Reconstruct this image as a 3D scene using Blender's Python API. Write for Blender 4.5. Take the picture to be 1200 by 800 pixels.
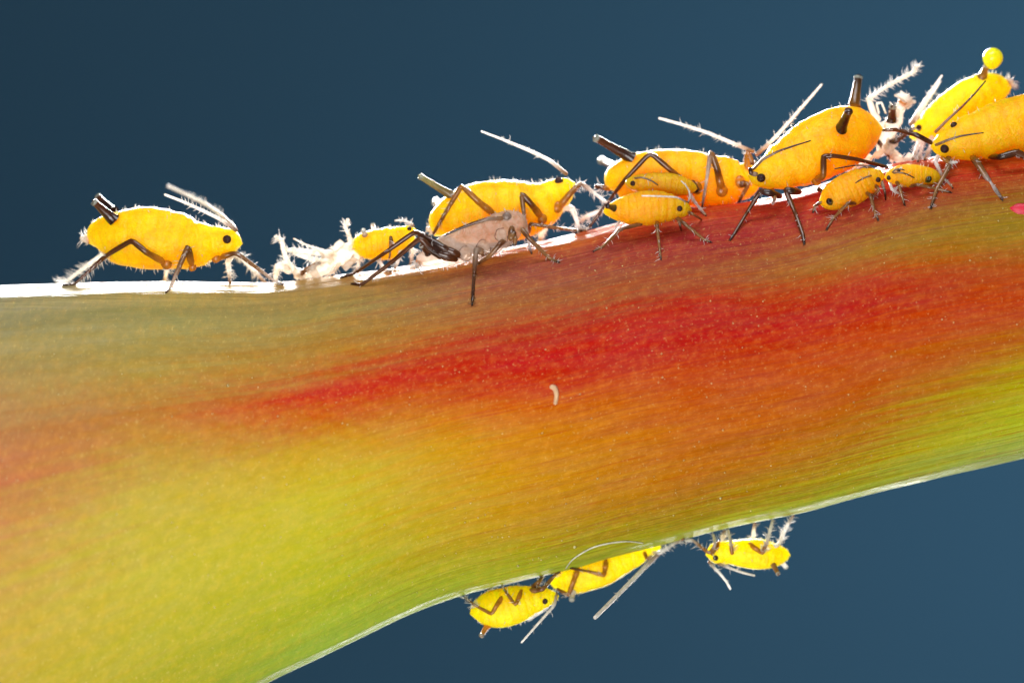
import bpy, math, random
from mathutils import Vector, noise
from mathutils.bvhtree import BVHTree

# ------------------------------------------------------------------ scene, camera, light
sc = bpy.context.scene
for o in list(bpy.data.objects):
    bpy.data.objects.remove(o)
col = sc.collection
D = 40.0                                   # camera distance; 1 unit = 1/12 of the picture's width at the stem
cam = bpy.data.cameras.new('camera')
cam.lens = 120.0; cam.sensor_width = 36.0; cam.clip_start = 0.1; cam.clip_end = 400
cam.dof.use_dof = True; cam.dof.focus_distance = D - 0.85; cam.dof.aperture_fstop = 0.13
camo = bpy.data.objects.new('camera', cam); col.objects.link(camo)
camo.location = (0, -D, 0); camo.rotation_euler = (math.radians(90), 0, 0)
sc.camera = camo

w = bpy.data.worlds.new('World'); sc.world = w; w.use_nodes = True
w.node_tree.nodes['Background'].inputs[0].default_value = (0.75, 0.85, 1.0, 1)
w.node_tree.nodes['Background'].inputs[1].default_value = 0.10

def area(name, loc, target, size, size_y, power, color):
    l = bpy.data.lights.new(name, 'AREA'); l.shape = 'RECTANGLE'; l.size = size; l.size_y = size_y
    l.energy = power; l.color = color
    o = bpy.data.objects.new(name, l); col.objects.link(o); o.location = loc
    o.rotation_euler = (Vector(target) - Vector(loc)).to_track_quat('-Z', 'Y').to_euler()
    return o
area('back_lamp', (-3.0, 30.0, 10.8), (0, 0, 0.5), 22, 3.2, 46000, (1.0, 0.98, 0.95))
area('under_fill', (3.0, 30.0, -11.0), (0, 0, -1.5), 16, 3.0, 3600, (1.0, 0.98, 0.95))  # added lamp without a real source; brightens the aphids below the stem
area('front_softbox', (-4.0, -27.0, -4.0), (0, 0, -0.8), 16, 14, 6500, (1.0, 0.97, 0.93))
area('top_softbox', (1.0, -7.0, 15.0), (0, 0, 0), 12, 6, 1700, (0.96, 0.97, 1.0))
area('lower_fill', (0.0, -9.0, -16.0), (0, 0, -1.0), 16, 7, 1700, (1.0, 0.98, 0.94))  # added fill; lifts the stem's lower half in place of light through it
area('backdrop_lamp', (30.0, 18.0, 3.0), (15, 52, 1), 12, 12, 9300, (0.80, 0.92, 1.0))

sc.view_settings.view_transform = 'Standard'; sc.view_settings.look = 'None'
sc.view_settings.exposure = 0.0; sc.view_settings.gamma = 1.0; sc.view_settings.use_curve_mapping = False
sc.cycles.max_bounces = 10; sc.cycles.transparent_max_bounces = 12
sc.cycles.caustics_reflective = False; sc.cycles.caustics_refractive = False

# ------------------------------------------------------------------ helpers
rng = random.Random(7)
def lin(c):
    return tuple(((v/255)/12.92 if v/255 <= 0.04045 else ((v/255+0.055)/1.055)**2.4) for v in c)
def P(px, py, y=0.0):
    s = (D + y)/D/100.0
    return Vector(((px-600)*s, y, (400-py)*s))
def R(px, y=0.0):
    return px/100.0*(D+y)/D
EYE = Vector((0, -D, 0))
def ray(bvh, px, py):
    d = (P(px, py, 0) - EYE).normalized()
    return bvh.ray_cast(EYE, d)            # loc, normal, index, dist

class MB:
    def __init__(s): s.v = []; s.f = []; s.c = []
    def vert(s, p, c=(1, 1, 1)):
        s.v.append(tuple(p)); s.c.append(c); return len(s.v)-1
    def build(s, name, mat, parent=None, smooth=True, color=True):
        me = bpy.data.meshes.new(name); me.from_pydata(s.v, [], s.f); me.validate(); me.update()
        if color and len(me.vertices) == len(s.c):
            a = me.color_attributes.new('pigment', 'FLOAT_COLOR', 'POINT')
            flat = []
            for c in s.c: flat += [c[0], c[1], c[2], 1.0]
            a.data.foreach_set('color', flat)
        if smooth: me.polygons.foreach_set('use_smooth', [True]*len(me.polygons))
        me.materials.append(mat)
        o = bpy.data.objects.new(name, me); col.objects.link(o)
        if parent is not None:
            o.parent = parent
            if parent.type == 'EMPTY': o.location = -Vector(parent.location)
        return o
    def bvh(s): return BVHTree.FromPolygons([Vector(p) for p in s.v], s.f)

def tag(o, label, cat, group=None):
    o['label'] = label; o['category'] = cat
    if group: o['group'] = group
    return o
def empty(name, loc):
    o = bpy.data.objects.new(name, None); o.empty_display_size = 0.1; col.objects.link(o); o.location = loc
    return o

def cr(p0, p1, p2, p3, t):
    return 0.5*((2*p1)+(-p0+p2)*t+(2*p0-5*p1+4*p2-p3)*t*t+(-p0+3*p1-3*p2+p3)*t**3)
def catmull(pts, n):
    """resample a list of tuples at n+1 parameters, uniform in chord length"""
    m = len(pts); dim = len(pts[0])
    L = [0.0]
    for i in range(1, m):
        L.append(L[-1] + max(1e-6, math.hypot(pts[i][0]-pts[i-1][0], pts[i][1]-pts[i-1][1])))
    out = []
    for k in range(n+1):
        s = L[-1]*k/n
        i = 0
        while i < m-2 and s > L[i+1]: i += 1
        t = (s-L[i])/(L[i+1]-L[i])
        q = [pts[max(0, i-1)], pts[i], pts[i+1], pts[min(m-1, i+2)]]
        out.append(tuple(cr(q[0][d], q[1][d], q[2][d], q[3][d], t) for d in range(dim)))
    return out

def tube(mb, pts, rad, cols, seg=8, cap0=True, cap1=True):
    n = len(pts); rings = []
    t = (pts[1]-pts[0]).normalized()
    a = t.orthogonal().normalized()
    for i in range(n):
        if i == 0: t = pts[1]-pts[0]
        elif i == n-1: t = pts[-1]-pts[-2]
        else: t = (pts[i+1]-pts[i]).normalized()+(pts[i]-pts[i-1]).normalized()
        if t.length < 1e-9: t = Vector((0, 0, 1))
        t.normalize()
        a = (a - t*a.dot(t))
        if a.length < 1e-6: a = t.orthogonal()
        a.normalize(); b = t.cross(a)
        rings.append([mb.vert(pts[i]+(a*math.cos(2*math.pi*k/seg)+b*math.sin(2*math.pi*k/seg))*rad[i], cols[i]) for k in range(seg)])
    for i in range(n-1):
        for k in range(seg):
            mb.f.append((rings[i][k], rings[i][(k+1) % seg], rings[i+1][(k+1) % seg], rings[i+1][k]))
    if cap0:
        c = mb.vert(pts[0]-(pts[1]-pts[0]).normalized()*rad[0]*0.6, cols[0])
        for k in range(seg): mb.f.append((c, rings[0][(k+1) % seg], rings[0][k]))
    if cap1:
        c = mb.vert(pts[-1]+(pts[-1]-pts[-2]).normalized()*rad[-1]*0.6, cols[-1])
        for k in range(seg): mb.f.append((c, rings[-1][k], rings[-1][(k+1) % seg]))
    return rings

def spike(mb, base, d, ln, r, c=(1, 1, 1)):
    d = d.normalized(); a = d.orthogonal().normalized(); b = d.cross(a)
    bend = Vector((rng.uniform(-1, 1), rng.uniform(-1, 1), rng.uniform(-1, 1)))*ln*0.12
    i0 = [mb.vert(base+(a*math.cos(q)+b*math.sin(q))*r, c) for q in (0, 2.094, 4.189)]
    m = base+d*ln*0.55+bend
    i1 = [mb.vert(m+(a*math.cos(q)+b*math.sin(q))*r*0.75, c) for q in (0, 2.094, 4.189)]
    tip = mb.vert(base+d*ln, c)
    for k in range(3):
        mb.f.append((i0[k], i0[(k+1) % 3], i1[(k+1) % 3], i1[k])); mb.f.append((i1[k], i1[(k+1) % 3], tip))

def mixc(a, b, t): return tuple(a[i]*(1-t)+b[i]*t for i in range(3))

# ------------------------------------------------------------------ materials
def mat(name):
    m = bpy.data.materials.new(name); m.use_nodes = True
    nt = m.node_tree; b = nt.nodes['Principled BSDF']
    return m, nt, b, nt.nodes['Material Output']
def N(nt, kind, **kw):
    n = nt.nodes.new(kind)
    for k, v in kw.items(): setattr(n, k, v)
    return n
def link(nt, a, b): nt.links.new(a, b)
def mathn(nt, op, a, b=None, c=None):
    n = N(nt, 'ShaderNodeMath', operation=op)
    for i, v in enumerate((a, b, c)):
        if v is None: continue
        if isinstance(v, (int, float)): n.inputs[i].default_value = v
        else: link(nt, v, n.inputs[i])
    return n.outputs[0]
def mixrgb(nt, fac, a, b, blend='MIX'):
    n = N(nt, 'ShaderNodeMix', data_type='RGBA', blend_type=blend)
    for s, v in ((n.inputs[0], fac), (n.inputs[6], a), (n.inputs[7], b)):
        if isinstance(v, (int, float)): s.default_value = v
        elif isinstance(v, tuple): s.default_value = (*v[:3], 1)
        else: link(nt, v, s)
    return n.outputs[2]

def body_material(name, base, deep):
    m, nt, b, out = mat(name)
    tc = N(nt, 'ShaderNodeTexCoord')
    no = N(nt, 'ShaderNodeTexNoise'); no.inputs['Scale'].default_value = 6.5; no.inputs['Detail'].default_value = 8; no.inputs['Roughness'].default_value = 0.68
    link(nt, tc.outputs['Object'], no.inputs['Vector'])
    rp = N(nt, 'ShaderNodeMapRange'); rp.inputs[1].default_value = 0.42; rp.inputs[2].default_value = 0.72
    link(nt, no.outputs[0], rp.inputs[0])
    c = mixrgb(nt, mathn(nt, 'MULTIPLY', rp.outputs[0], 1.0), base, deep)
    link(nt, c, b.inputs['Base Color'])
    b.inputs['Subsurface Weight'].default_value = 1.0
    b.inputs['Subsurface Radius'].default_value = (1.0, 0.72, 0.05)
    b.inputs['Subsurface Scale'].default_value = 0.72
    b.inputs['Roughness'].default_value = 0.34
    b.inputs['Specular IOR Level'].default_value = 0.25
    n2 = N(nt, 'ShaderNodeTexNoise'); n2.inputs['Scale'].default_value = 26; n2.inputs['Detail'].default_value = 4
    link(nt, tc.outputs['Object'], n2.inputs['Vector'])
    bp = N(nt, 'ShaderNodeBump'); bp.inputs['Strength'].default_value = 0.7; bp.inputs['Distance'].default_value = 0.03
    ax = N(nt, 'ShaderNodeAttribute', attribute_name='pigment'); sx = N(nt, 'ShaderNodeSeparateXYZ'); link(nt, ax.outputs['Vector'], sx.inputs[0])
    wob = mathn(nt, 'ADD', sx.outputs[0], mathn(nt, 'MULTIPLY', mathn(nt, 'SUBTRACT', no.outputs[0], 0.5), 0.035))
    cre = mathn(nt, 'POWER', mathn(nt, 'ABSOLUTE', mathn(nt, 'COSINE', mathn(nt, 'MULTIPLY', wob, math.pi*11))), 7.0)
    link(nt, mixrgb(nt, mathn(nt, 'MULTIPLY', cre, 0.12), c, tuple(v*q for v, q in zip(deep, (0.95, 0.72, 1)))), b.inputs['Base Color'])
    hh = mathn(nt, 'SUBTRACT', n2.outputs[0], mathn(nt, 'MULTIPLY', cre, 0.23))
    link(nt, hh, bp.inputs['Height']); link(nt, bp.outputs[0], b.inputs['Normal'])
    return m
M = {}
M['yellow'] = body_material('yellow_cuticle', (1.0, 0.67, 0.002), (0.98, 0.48, 0.002))
M['orange'] = body_material('orange_cuticle', (1.0, 0.56, 0.003), (0.98, 0.40, 0.002))
M['lemon'] = body_material('backlit_lemon_cuticle', (1.0, 0.73, 0.003), (1.0, 0.54, 0.003))  # yellow lightened to paint in the back light on these bodies
M['nymph'] = body_material('nymph_cuticle', (1.0, 0.40, 0.004), (0.95, 0.27, 0.002))

def limb_material(name, transl, rough=0.3, tint=1.0):
    m, nt, b, out = mat(name)
    at = N(nt, 'ShaderNodeAttribute', attribute_name='pigment')
    tc = N(nt, 'ShaderNodeTexCoord')
    no = N(nt, 'ShaderNodeTexNoise'); no.inputs['Scale'].default_value = 22; no.inputs['Detail'].default_value = 3
    link(nt, tc.outputs['Object'], no.inputs['Vector'])
    f = mathn(nt, 'MULTIPLY_ADD', no.outputs[0], 0.9, 0.5)
    c = mixrgb(nt, 1.0, at.outputs['Color'], f, 'MULTIPLY')
    link(nt, c, b.inputs['Base Color'])
    b.inputs['Roughness'].default_value = rough; b.inputs['Specular IOR Level'].default_value = 0.75
    bp = N(nt, 'ShaderNodeBump'); bp.inputs['Strength'].default_value = 0.3; bp.inputs['Distance'].default_value = 0.01
    link(nt, no.outputs[0], bp.inputs['Height']); link(nt, bp.outputs[0], b.inputs['Normal'])
    tr = N(nt, 'ShaderNodeBsdfTranslucent'); link(nt, c, tr.inputs[0])
    mx = N(nt, 'ShaderNodeMixShader')
    bw = N(nt, 'ShaderNodeRGBToBW'); link(nt, at.outputs['Color'], bw.inputs[0])
    mr = N(nt, 'ShaderNodeMapRange'); mr.inputs[1].default_value = 0.03; mr.inputs[2].default_value = 0.6; mr.inputs[3].default_value = 0.10; mr.inputs[4].default_value = transl
    link(nt, bw.outputs[0], mr.inputs[0]); link(nt, mr.outputs[0], mx.inputs[0])
    link(nt, b.outputs[0], mx.inputs[1]); link(nt, tr.outputs[0], mx.inputs[2]); link(nt, mx.outputs[0], out.inputs[0])
    return m
M['limb'] = limb_material('limb_cuticle', 0.6, 0.24)
M['hair'] = limb_material('bristle', 0.6, 0.3)

def skin_material(name, c0, c1, transp):
    m, nt, b, out = mat(name)
    tc = N(nt, 'ShaderNodeTexCoord')
    no = N(nt, 'ShaderNodeTexNoise'); no.inputs['Scale'].default_value = 10; no.inputs['Detail'].default_value = 8; no.inputs['Distortion'].default_value = 1.2
    link(nt, tc.outputs['Object'], no.inputs['Vector'])
    rp = N(nt, 'ShaderNodeMapRange'); rp.inputs[1].default_value = 0.35; rp.inputs[2].default_value = 0.68
    link(nt, no.outputs[0], rp.inputs[0])
    c = mixrgb(nt, rp.outputs[0], c0, c1)
    link(nt, c, b.inputs['Base Color']); b.inputs['Roughness'].default_value = 0.35
    bp = N(nt, 'ShaderNodeBump'); bp.inputs['Strength'].default_value = 0.8; bp.inputs['Distance'].default_value = 0.03
    link(nt, no.outputs[0], bp.inputs['Height']); link(nt, bp.outputs[0], b.inputs['Normal'])
    tr = N(nt, 'ShaderNodeBsdfTranslucent'); link(nt, c, tr.inputs[0])
    tp = N(nt, 'ShaderNodeBsdfTransparent'); tp.inputs[0].default_value = (1, 0.97, 0.93, 1)
    m1 = N(nt, 'ShaderNodeMixShader'); m1.inputs[0].default_value = 0.5
    link(nt, b.outputs[0], m1.inputs[1]); link(nt, tr.outputs[0], m1.inputs[2])
    m2 = N(nt, 'ShaderNodeMixShader'); m2.inputs[0].default_value = transp
    link(nt, m1.outputs[0], m2.inputs[1]); link(nt, tp.outputs[0], m2.inputs[2]); link(nt, m2.outputs[0], out.inputs[0])
    return m
M['husk'] = skin_material('shed_skin', (0.95, 0.93, 0.89), (0.76, 0.64, 0.48), 0.42)
M['pale'] = skin_material('pale_translucent_skin', (0.95, 0.83, 0.73), (0.66, 0.46, 0.32), 0.46)

m, nt, b, out = mat('eye_facets'); M['eye'] = m
b.inputs['Roughness'].default_value = 0.16; b.inputs['Specular IOR Level'].default_value = 0.3
tc = N(nt, 'ShaderNodeTexCoord'); vo = N(nt, 'ShaderNodeTexVoronoi'); vo.inputs['Scale'].default_value = 90
link(nt, tc.outputs['Object'], vo.inputs['Vector'])
link(nt, mixrgb(nt, vo.outputs['Distance'], (0.012, 0.004, 0.003), (0.05, 0.012, 0.006)), b.inputs['Base Color'])
bp = N(nt, 'ShaderNodeBump'); bp.inputs['Strength'].default_value = 0.6; bp.inputs['Distance'].default_value = 0.008; bp.invert = True
link(nt, vo.outputs['Distance'], bp.inputs['Height']); link(nt, bp.outputs[0], b.inputs['Normal'])

m, nt, b, out = mat('honeydew'); M['honeydew'] = m
b.inputs['Base Color'].default_value = (0.95, 0.97, 0.01, 1); b.inputs['Roughness'].default_value = 0.04
b.inputs['Transmission Weight'].default_value = 0.15; b.inputs['IOR'].default_value = 1.36
b.inputs['Subsurface Weight'].default_value = 1.0; b.inputs['Subsurface Radius'].default_value = (1, 1, 0.1)
b.inputs['Subsurface Scale'].default_value = 0.3; b.inputs['Coat Weight'].default_value = 0.6; b.inputs['Coat Roughness'].default_value = 0.03

def plain(name, c, rough=0.6, transl=0.0, sc_=12.0, var=0.35):
    m, nt, b, out = mat(name)
    tc = N(nt, 'ShaderNodeTexCoord'); no = N(nt, 'ShaderNodeTexNoise'); no.inputs['Scale'].default_value = sc_
    link(nt, tc.outputs['Object'], no.inputs['Vector'])
    cc = mixrgb(nt, no.outputs[0], tuple(v*(1-var) for v in c), tuple(min(1, v*(1+var)) for v in c))
    link(nt, cc, b.inputs['Base Color']); b.inputs['Roughness'].default_value = rough; b.inputs['Specular IOR Level'].default_value = 0.75
    if transl:
        tr = N(nt, 'ShaderNodeBsdfTranslucent'); link(nt, cc, tr.inputs[0])
        mx = N(nt, 'ShaderNodeMixShader'); mx.inputs[0].default_value = transl
        link(nt, b.outputs[0], mx.inputs[1]); link(nt, tr.outputs[0], mx.inputs[2]); link(nt, mx.outputs[0], out.inputs[0])
    return m
M['pale_eye'] = plain('pale_eye', (0.24, 0.16, 0.12), 0.35, 0.2, 40, 0.6)
M['backdrop'] = plain('blue_card', (0.027, 0.101, 0.172), 0.95, sc_=0.05, var=0.03)
M['fleck'] = plain('pale_fleck', (0.92, 0.52, 0.28), 0.6, 0.2)
M['speck'] = plain('pale_speck', (0.9, 0.72, 0.35), 0.4, 0.3)
M['red_speck'] = plain('crimson_speck', (0.75, 0.01, 0.05), 0.5, 0.2)
M['fibre'] = plain('silk_fibre', (0.85, 0.82, 0.62), 0.35, 0.4)

# ------------------------------------------------------------------ backdrop
mb = MB()
for x, z in ((-70, -60), (70, -60), (70, 60), (-70, 60)): mb.vert((x, 52, z))
for x, z in ((-70, -60), (70, -60), (70, 60), (-70, 60)): mb.vert((x, 52.3, z))
mb.f += [(0, 1, 2, 3), (7, 6, 5, 4), (0, 4, 5, 1), (1, 5, 6, 2), (2, 6, 7, 3), (3, 7, 4, 0)]
bd = mb.build('backdrop', M['backdrop'], smooth=False, color=False); bd['kind'] = 'structure'

# ------------------------------------------------------------------ plant stem
TOP = [(-900, 352), (-500, 342), (-200, 337), (0, 335), (100, 332), (200, 331), (300, 332), (350, 329), (400, 322), (450, 316), (500, 308),
       (560, 297), (620, 286), (680, 273), (740, 258), (828, 243), (880, 236), (940, 222), (1000, 205), (1040, 194), (1100, 184),
       (1200, 172), (1400, 147), (1700, 105), (2100, 40)]
BOT = [(-900, 1190), (-500, 1140), (-200, 1062), (0, 975), (100, 918), (200, 858), (310, 800), (400, 757), (480, 719), (540, 697), (600, 682),
       (660, 668), (720, 651), (790, 634), (840, 621), (900, 608), (950, 597), (1000, 583), (1100, 559), (1200, 536), (1400, 488), (1700, 420), (2100, 335)]
def curve(tab, x):
    n = len(tab); i = 0
    while i < n-2 and x > tab[i+1][0]: i += 1
    x0, y0 = tab[i]; x1, y1 = tab[i+1]
    t = (x-x0)/(x1-x0)
    def slope(j):
        if j <= 0: return (tab[1][1]-tab[0][1])/(tab[1][0]-tab[0][0])
        if j >= n-1: return (tab[-1][1]-tab[-2][1])/(tab[-1][0]-tab[-2][0])
        return (tab[j+1][1]-tab[j-1][1])/(tab[j+1][0]-tab[j-1][0])
    m0 = slope(i)*(x1-x0); m1 = slope(i+1)*(x1-x0)
    t2 = t*t; t3 = t2*t
    return (2*t3-3*t2+1)*y0+(t3-2*t2+t)*m0+(-2*t3+3*t2)*y1+(t3-t2)*m1
stem = MB(); uv = []
NU, NV = 420, 300
KY = 0.86
for i in range(NU+1):
    px = -900+3000*i/NU
    a, b_ = curve(TOP, px), curve(BOT, px)
    zc = (400-(a+b_)/2)/100; r = (b_-a)/200
    for k in range(NV):
        th = 2*math.pi*k/NV
        z = math.cos(th); y = math.sin(th)
        # shallow ribs and lumps along the stem
        d = 1+0.0035*math.sin(th*23+1.5*noise.noise((px*0.004, 3, 0)))+0.006*noise.noise((px*0.006, math.cos(th)*2.2, math.sin(th)*2.2))
        d += 0.0022*noise.noise((px*0.02, z*14, y*14))+0.0016*noise.noise((px*0.012, z*45, y*45))*(0.4+max(0, z))
        stem.vert(((px-600)/100, -y*r*KY*d, zc+z*r*d)); uv.append((px/1200, (1-z)/2))
for i in range(NU):
    for k in range(NV):
        k2 = (k+1) % NV
        stem.f.append((i*NV+k, i*NV+k2, (i+1)*NV+k2, (i+1)*NV+k))
stem.f.append(tuple(range(NV-1, -1, -1))); stem.f.append(tuple(NU*NV+k for k in range(NV)))
STEM = stem.bvh()

m, nt, b, out = mat('stem_epidermis'); M['stem'] = m
COLS = [  # column x (0..1 of the picture's width), then (fraction from upper to lower edge, sRGB pigment with haze, sheen and lower rim glow painted in)
 (0.0, [(0, (182, 172, 134)), (.06, (170, 160, 112)), (.14, (172, 150, 88)), (.24, (176, 128, 78)), (.34, (186, 108, 70)), (.44, (184, 128, 70)), (.56, (180, 148, 62)), (.72, (176, 152, 48))]),  # paled and greyed: the haze at the left end is in the colour
 (.17, [(0, (190, 160, 84)), (.07, (160, 152, 90)), (.19, (170, 142, 62)), (.28, (180, 116, 46)), (.36, (178, 136, 54)), (.45, (180, 160, 58)), (.62, (178, 168, 48)), (.85, (164, 160, 40))]),
 (.33, [(0, (176, 128, 66)), (.10, (158, 138, 72)), (.20, (170, 118, 40)), (.28, (186, 76, 24)), (.315, (192, 34, 16)), (.36, (186, 92, 18)), (.44, (186, 144, 28)), (.56, (184, 170, 34)), (.70, (174, 170, 32)), (.84, (158, 166, 32)), (1, (156, 186, 64))]),
 (.50, [(0, (200, 104, 34)), (.08, (158, 82, 66)), (.19, (166, 98, 50)), (.27, (182, 42, 22)), (.36, (190, 14, 16)), (.42, (192, 50, 14)), (.47, (198, 88, 12)), (.56, (200, 128, 12)), (.70, (194, 138, 12)), (.83, (180, 140, 16)), (.92, (162, 160, 24)), (1, (168, 190, 52))]),
 (.67, [(0, (196, 66, 30)), (.10, (162, 46, 48)), (.21, (164, 82, 48)), (.29, (184, 34, 20)), (.40, (186, 12, 12)), (.48, (188, 60, 10)), (.62, (194, 92, 10)), (.78, (186, 106, 8)), (.88, (166, 114, 10)), (.94, (164, 150, 20)), (1, (178, 190, 58))]),
 (.83, [(0, (206, 52, 28)), (.10, (176, 44, 42)), (.19, (160, 92, 48)), (.25, (166, 120, 40)), (.33, (184, 50, 18)), (.41, (186, 20, 12)), (.50, (194, 66, 8)), (.67, (188, 86, 8)), (.80, (178, 116, 8)), (.90, (172, 152, 14)), (1, (172, 190, 50))]),
 (1.0, [(0, (212, 104, 20)), (.08, (194, 54, 20)), (.14, (160, 84, 30)), (.20, (156, 122, 22)), (.30, (160, 130, 14)), (.38, (184, 82, 14)), (.50, (194, 60, 8)), (.62, (186, 108, 10)), (.74, (184, 174, 10)), (.88, (184, 196, 34)), (1, (180, 202, 104))]),
]
uvn = N(nt, 'ShaderNodeUVMap', uv_map='along')
sp = N(nt, 'ShaderNodeSeparateXYZ'); link(nt, uvn.outputs[0], sp.inputs[0])
tc = N(nt, 'ShaderNodeTexCoord')
def stretched(sx, sy, detail=4.0, rough=0.55):
    mp = N(nt, 'ShaderNodeMapping'); mp.inputs['Scale'].default_value = (sx, sy, 1)
    link(nt, uvn.outputs[0], mp.inputs[0])
    n = N(nt, 'ShaderNodeTexNoise'); n.inputs['Scale'].default_value = 1; n.inputs['Detail'].default_value = detail
    n.inputs['Roughness'].default_value = rough
    link(nt, mp.outputs[0], n.inputs['Vector']); return n.outputs[0]
streak = stretched(2.4, 46, 6, 0.62); patch = stretched(7, 9, 4); grainy = stretched(90, 34, 3, 0.7); finestreak = stretched(6, 190, 4, 0.65)
v = sp.outputs[1]
um = N(nt, 'ShaderNodeMapRange', interpolation_type='SMOOTHSTEP'); um.inputs[1].default_value = 0.25; um.inputs[2].default_value = 0.6
link(nt, sp.outputs[0], um.inputs[0]); UM = um.outputs[0]
v = mathn(nt, 'ADD', v, mathn(nt, 'MULTIPLY', mathn(nt, 'SUBTRACT', streak, 0.5), 0.13))
v = mathn(nt, 'ADD', v, mathn(nt, 'MULTIPLY', mathn(nt, 'SUBTRACT', patch, 0.5), 0.05))
v = mathn(nt, 'ADD', v, mathn(nt, 'MULTIPLY', mathn(nt, 'SUBTRACT', grainy, 0.5), mathn(nt, 'MULTIPLY_ADD', UM, -0.05, 0.09)))
v = mathn(nt, 'ADD', v, mathn(nt, 'MULTIPLY', mathn(nt, 'SUBTRACT', finestreak, 0.5), mathn(nt, 'MULTIPLY_ADD', UM, 0.11, 0.02)))
u = mathn(nt, 'ADD', sp.outputs[0], mathn(nt, 'MULTIPLY', mathn(nt, 'SUBTRACT', streak, 0.5), 0.25))
def ramp(stops):
    r = N(nt, 'ShaderNodeValToRGB'); r.color_ramp.interpolation = 'B_SPLINE' if False else 'LINEAR'
    e = r.color_ramp.elements
    while len(e) > 1: e.remove(e[-1])
    for i, (p, c) in enumerate(stops):
        q = e[0] if i == 0 else e.new(p)
        q.position = p; q.color = (*lin(c), 1)
    link(nt, v, r.inputs[0]); return r.outputs[0]
cur = ramp(COLS[0][1])
for i in range(1, len(COLS)):
    mr = N(nt, 'ShaderNodeMapRange', interpolation_type='LINEAR'); mr.inputs[1].default_value = COLS[i-1][0]; mr.inputs[2].default_value = COLS[i][0]
    link(nt, u, mr.inputs[0])
    cur = mixrgb(nt, mr.outputs[0], cur, ramp(COLS[i][1]))
# pale epidermal cells
cell = stretched(95, 42, 8, 0.74)
cr_ = N(nt, 'ShaderNodeMapRange'); cr_.inputs[1].default_value = 0.47; cr_.inputs[2].default_value = 0.72; cr_.inputs[4].default_value = 0.20
link(nt, cell, cr_.inputs[0])
cur = mixrgb(nt, cr_.outputs[0], cur, lin((232, 168, 60)))
dcell = N(nt, 'ShaderNodeMapRange'); dcell.inputs[1].default_value = 0.3; dcell.inputs[2].default_value = 0.6; dcell.inputs[3].default_value = 0.90; dcell.inputs[4].default_value = 1.03
link(nt, cell, dcell.inputs[0])
cur = mixrgb(nt, 1.0, cur, dcell.outputs[0], 'MULTIPLY')
glints = stretched(330, 90, 4, 0.8)  # tiny glints of the epidermis painted as pale grains of colour
sk = N(nt, 'ShaderNodeMapRange'); sk.inputs[1].default_value = 0.58; sk.inputs[2].default_value = 0.74; sk.inputs[4].default_value = 0.62
link(nt, glints, sk.inputs[0])
cur = mixrgb(nt, sk.outputs[0], cur, lin((240, 214, 130)))
dk = N(nt, 'ShaderNodeMapRange'); dk.inputs[1].default_value = 0.3; dk.inputs[2].default_value = 0.7; dk.inputs[3].default_value = 0.80; dk.inputs[4].default_value = 1.10
link(nt, finestreak, dk.inputs[0])
um = N(nt, 'ShaderNodeMapRange', interpolation_type='SMOOTHSTEP'); um.inputs[1].default_value = 0.28; um.inputs[2].default_value = 0.62
link(nt, u, um.inputs[0])
cur = mixrgb(nt, mathn(nt, 'MULTIPLY_ADD', um.outputs[0], 0.75, 0.2), cur, mixrgb(nt, 1.0, cur, dk.outputs[0], 'MULTIPLY'))
# red sap streaks in the reddened half, broken into short dashes
dash = stretched(16, 150, 5, 0.6)
dm = N(nt, 'ShaderNodeMapRange'); dm.inputs[1].default_value = 0.54; dm.inputs[2].default_value = 0.70; dm.inputs[4].default_value = 0.5
link(nt, dash, dm.inputs[0])
cur = mixrgb(nt, mathn(nt, 'MULTIPLY', dm.outputs[0], um.outputs[0]), cur, lin((164, 40, 12)))
link(nt, cur, b.inputs['Base Color'])
wax = stretched(14, 60, 6, 0.7)
wr = N(nt, 'ShaderNodeMapRange'); wr.inputs[1].default_value = 0.3; wr.inputs[2].default_value = 0.7; wr.inputs[3].default_value = 0.28; wr.inputs[4].default_value = 0.62
link(nt, wax, wr.inputs[0]); link(nt, wr.outputs[0], b.inputs['Roughness'])
h = mathn(nt, 'ADD', mathn(nt, 'MULTIPLY', finestreak, mathn(nt, 'MULTIPLY_ADD', UM, 0.35, 0.1)), mathn(nt, 'ADD', mathn(nt, 'MULTIPLY', cell, 0.3), mathn(nt, 'MULTIPLY', streak, mathn(nt, 'MULTIPLY_ADD', UM, 0.3, 0.15))))
# fine ridges along the crest of the stem
rm = N(nt, 'ShaderNodeMapping'); rm.inputs['Scale'].default_value = (1.1, 15, 5); link(nt, tc.outputs['Object'], rm.inputs[0])
rn = N(nt, 'ShaderNodeTexNoise'); rn.inputs['Scale'].default_value = 1; rn.inputs['Detail'].default_value = 4; link(nt, rm.outputs[0], rn.inputs['Vector'])
rk = N(nt, 'ShaderNodeMapRange', interpolation_type='SMOOTHSTEP'); rk.inputs[1].default_value = 0.015; rk.inputs[2].default_value = 0.06; rk.inputs[3].default_value = 1.3; rk.inputs[4].default_value = 0.0
link(nt, sp.outputs[1], rk.inputs[0])
ws = N(nt, 'ShaderNodeMapRange'); ws.inputs[1].default_value = 0.40; ws.inputs[2].default_value = 0.60; ws.inputs[3].default_value = 0.20; ws.inputs[4].default_value = 0.005
link(nt, mathn(nt, 'ADD', mathn(nt, 'MULTIPLY', finestreak, 0.35), mathn(nt, 'MULTIPLY', rn.outputs[0], 0.65)), ws.inputs[0]); link(nt, ws.outputs[0], b.inputs['Specular IOR Level'])
h = mathn(nt, 'ADD', h, mathn(nt, 'MULTIPLY', rn.outputs[0], rk.outputs[0]))
bp = N(nt, 'ShaderNodeBump'); bp.inputs['Strength'].default_value = 0.65; bp.inputs['Distance'].default_value = 0.09
link(nt, h, bp.inputs['Height']); link(nt, bp.outputs[0], b.inputs['Normal'])
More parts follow.
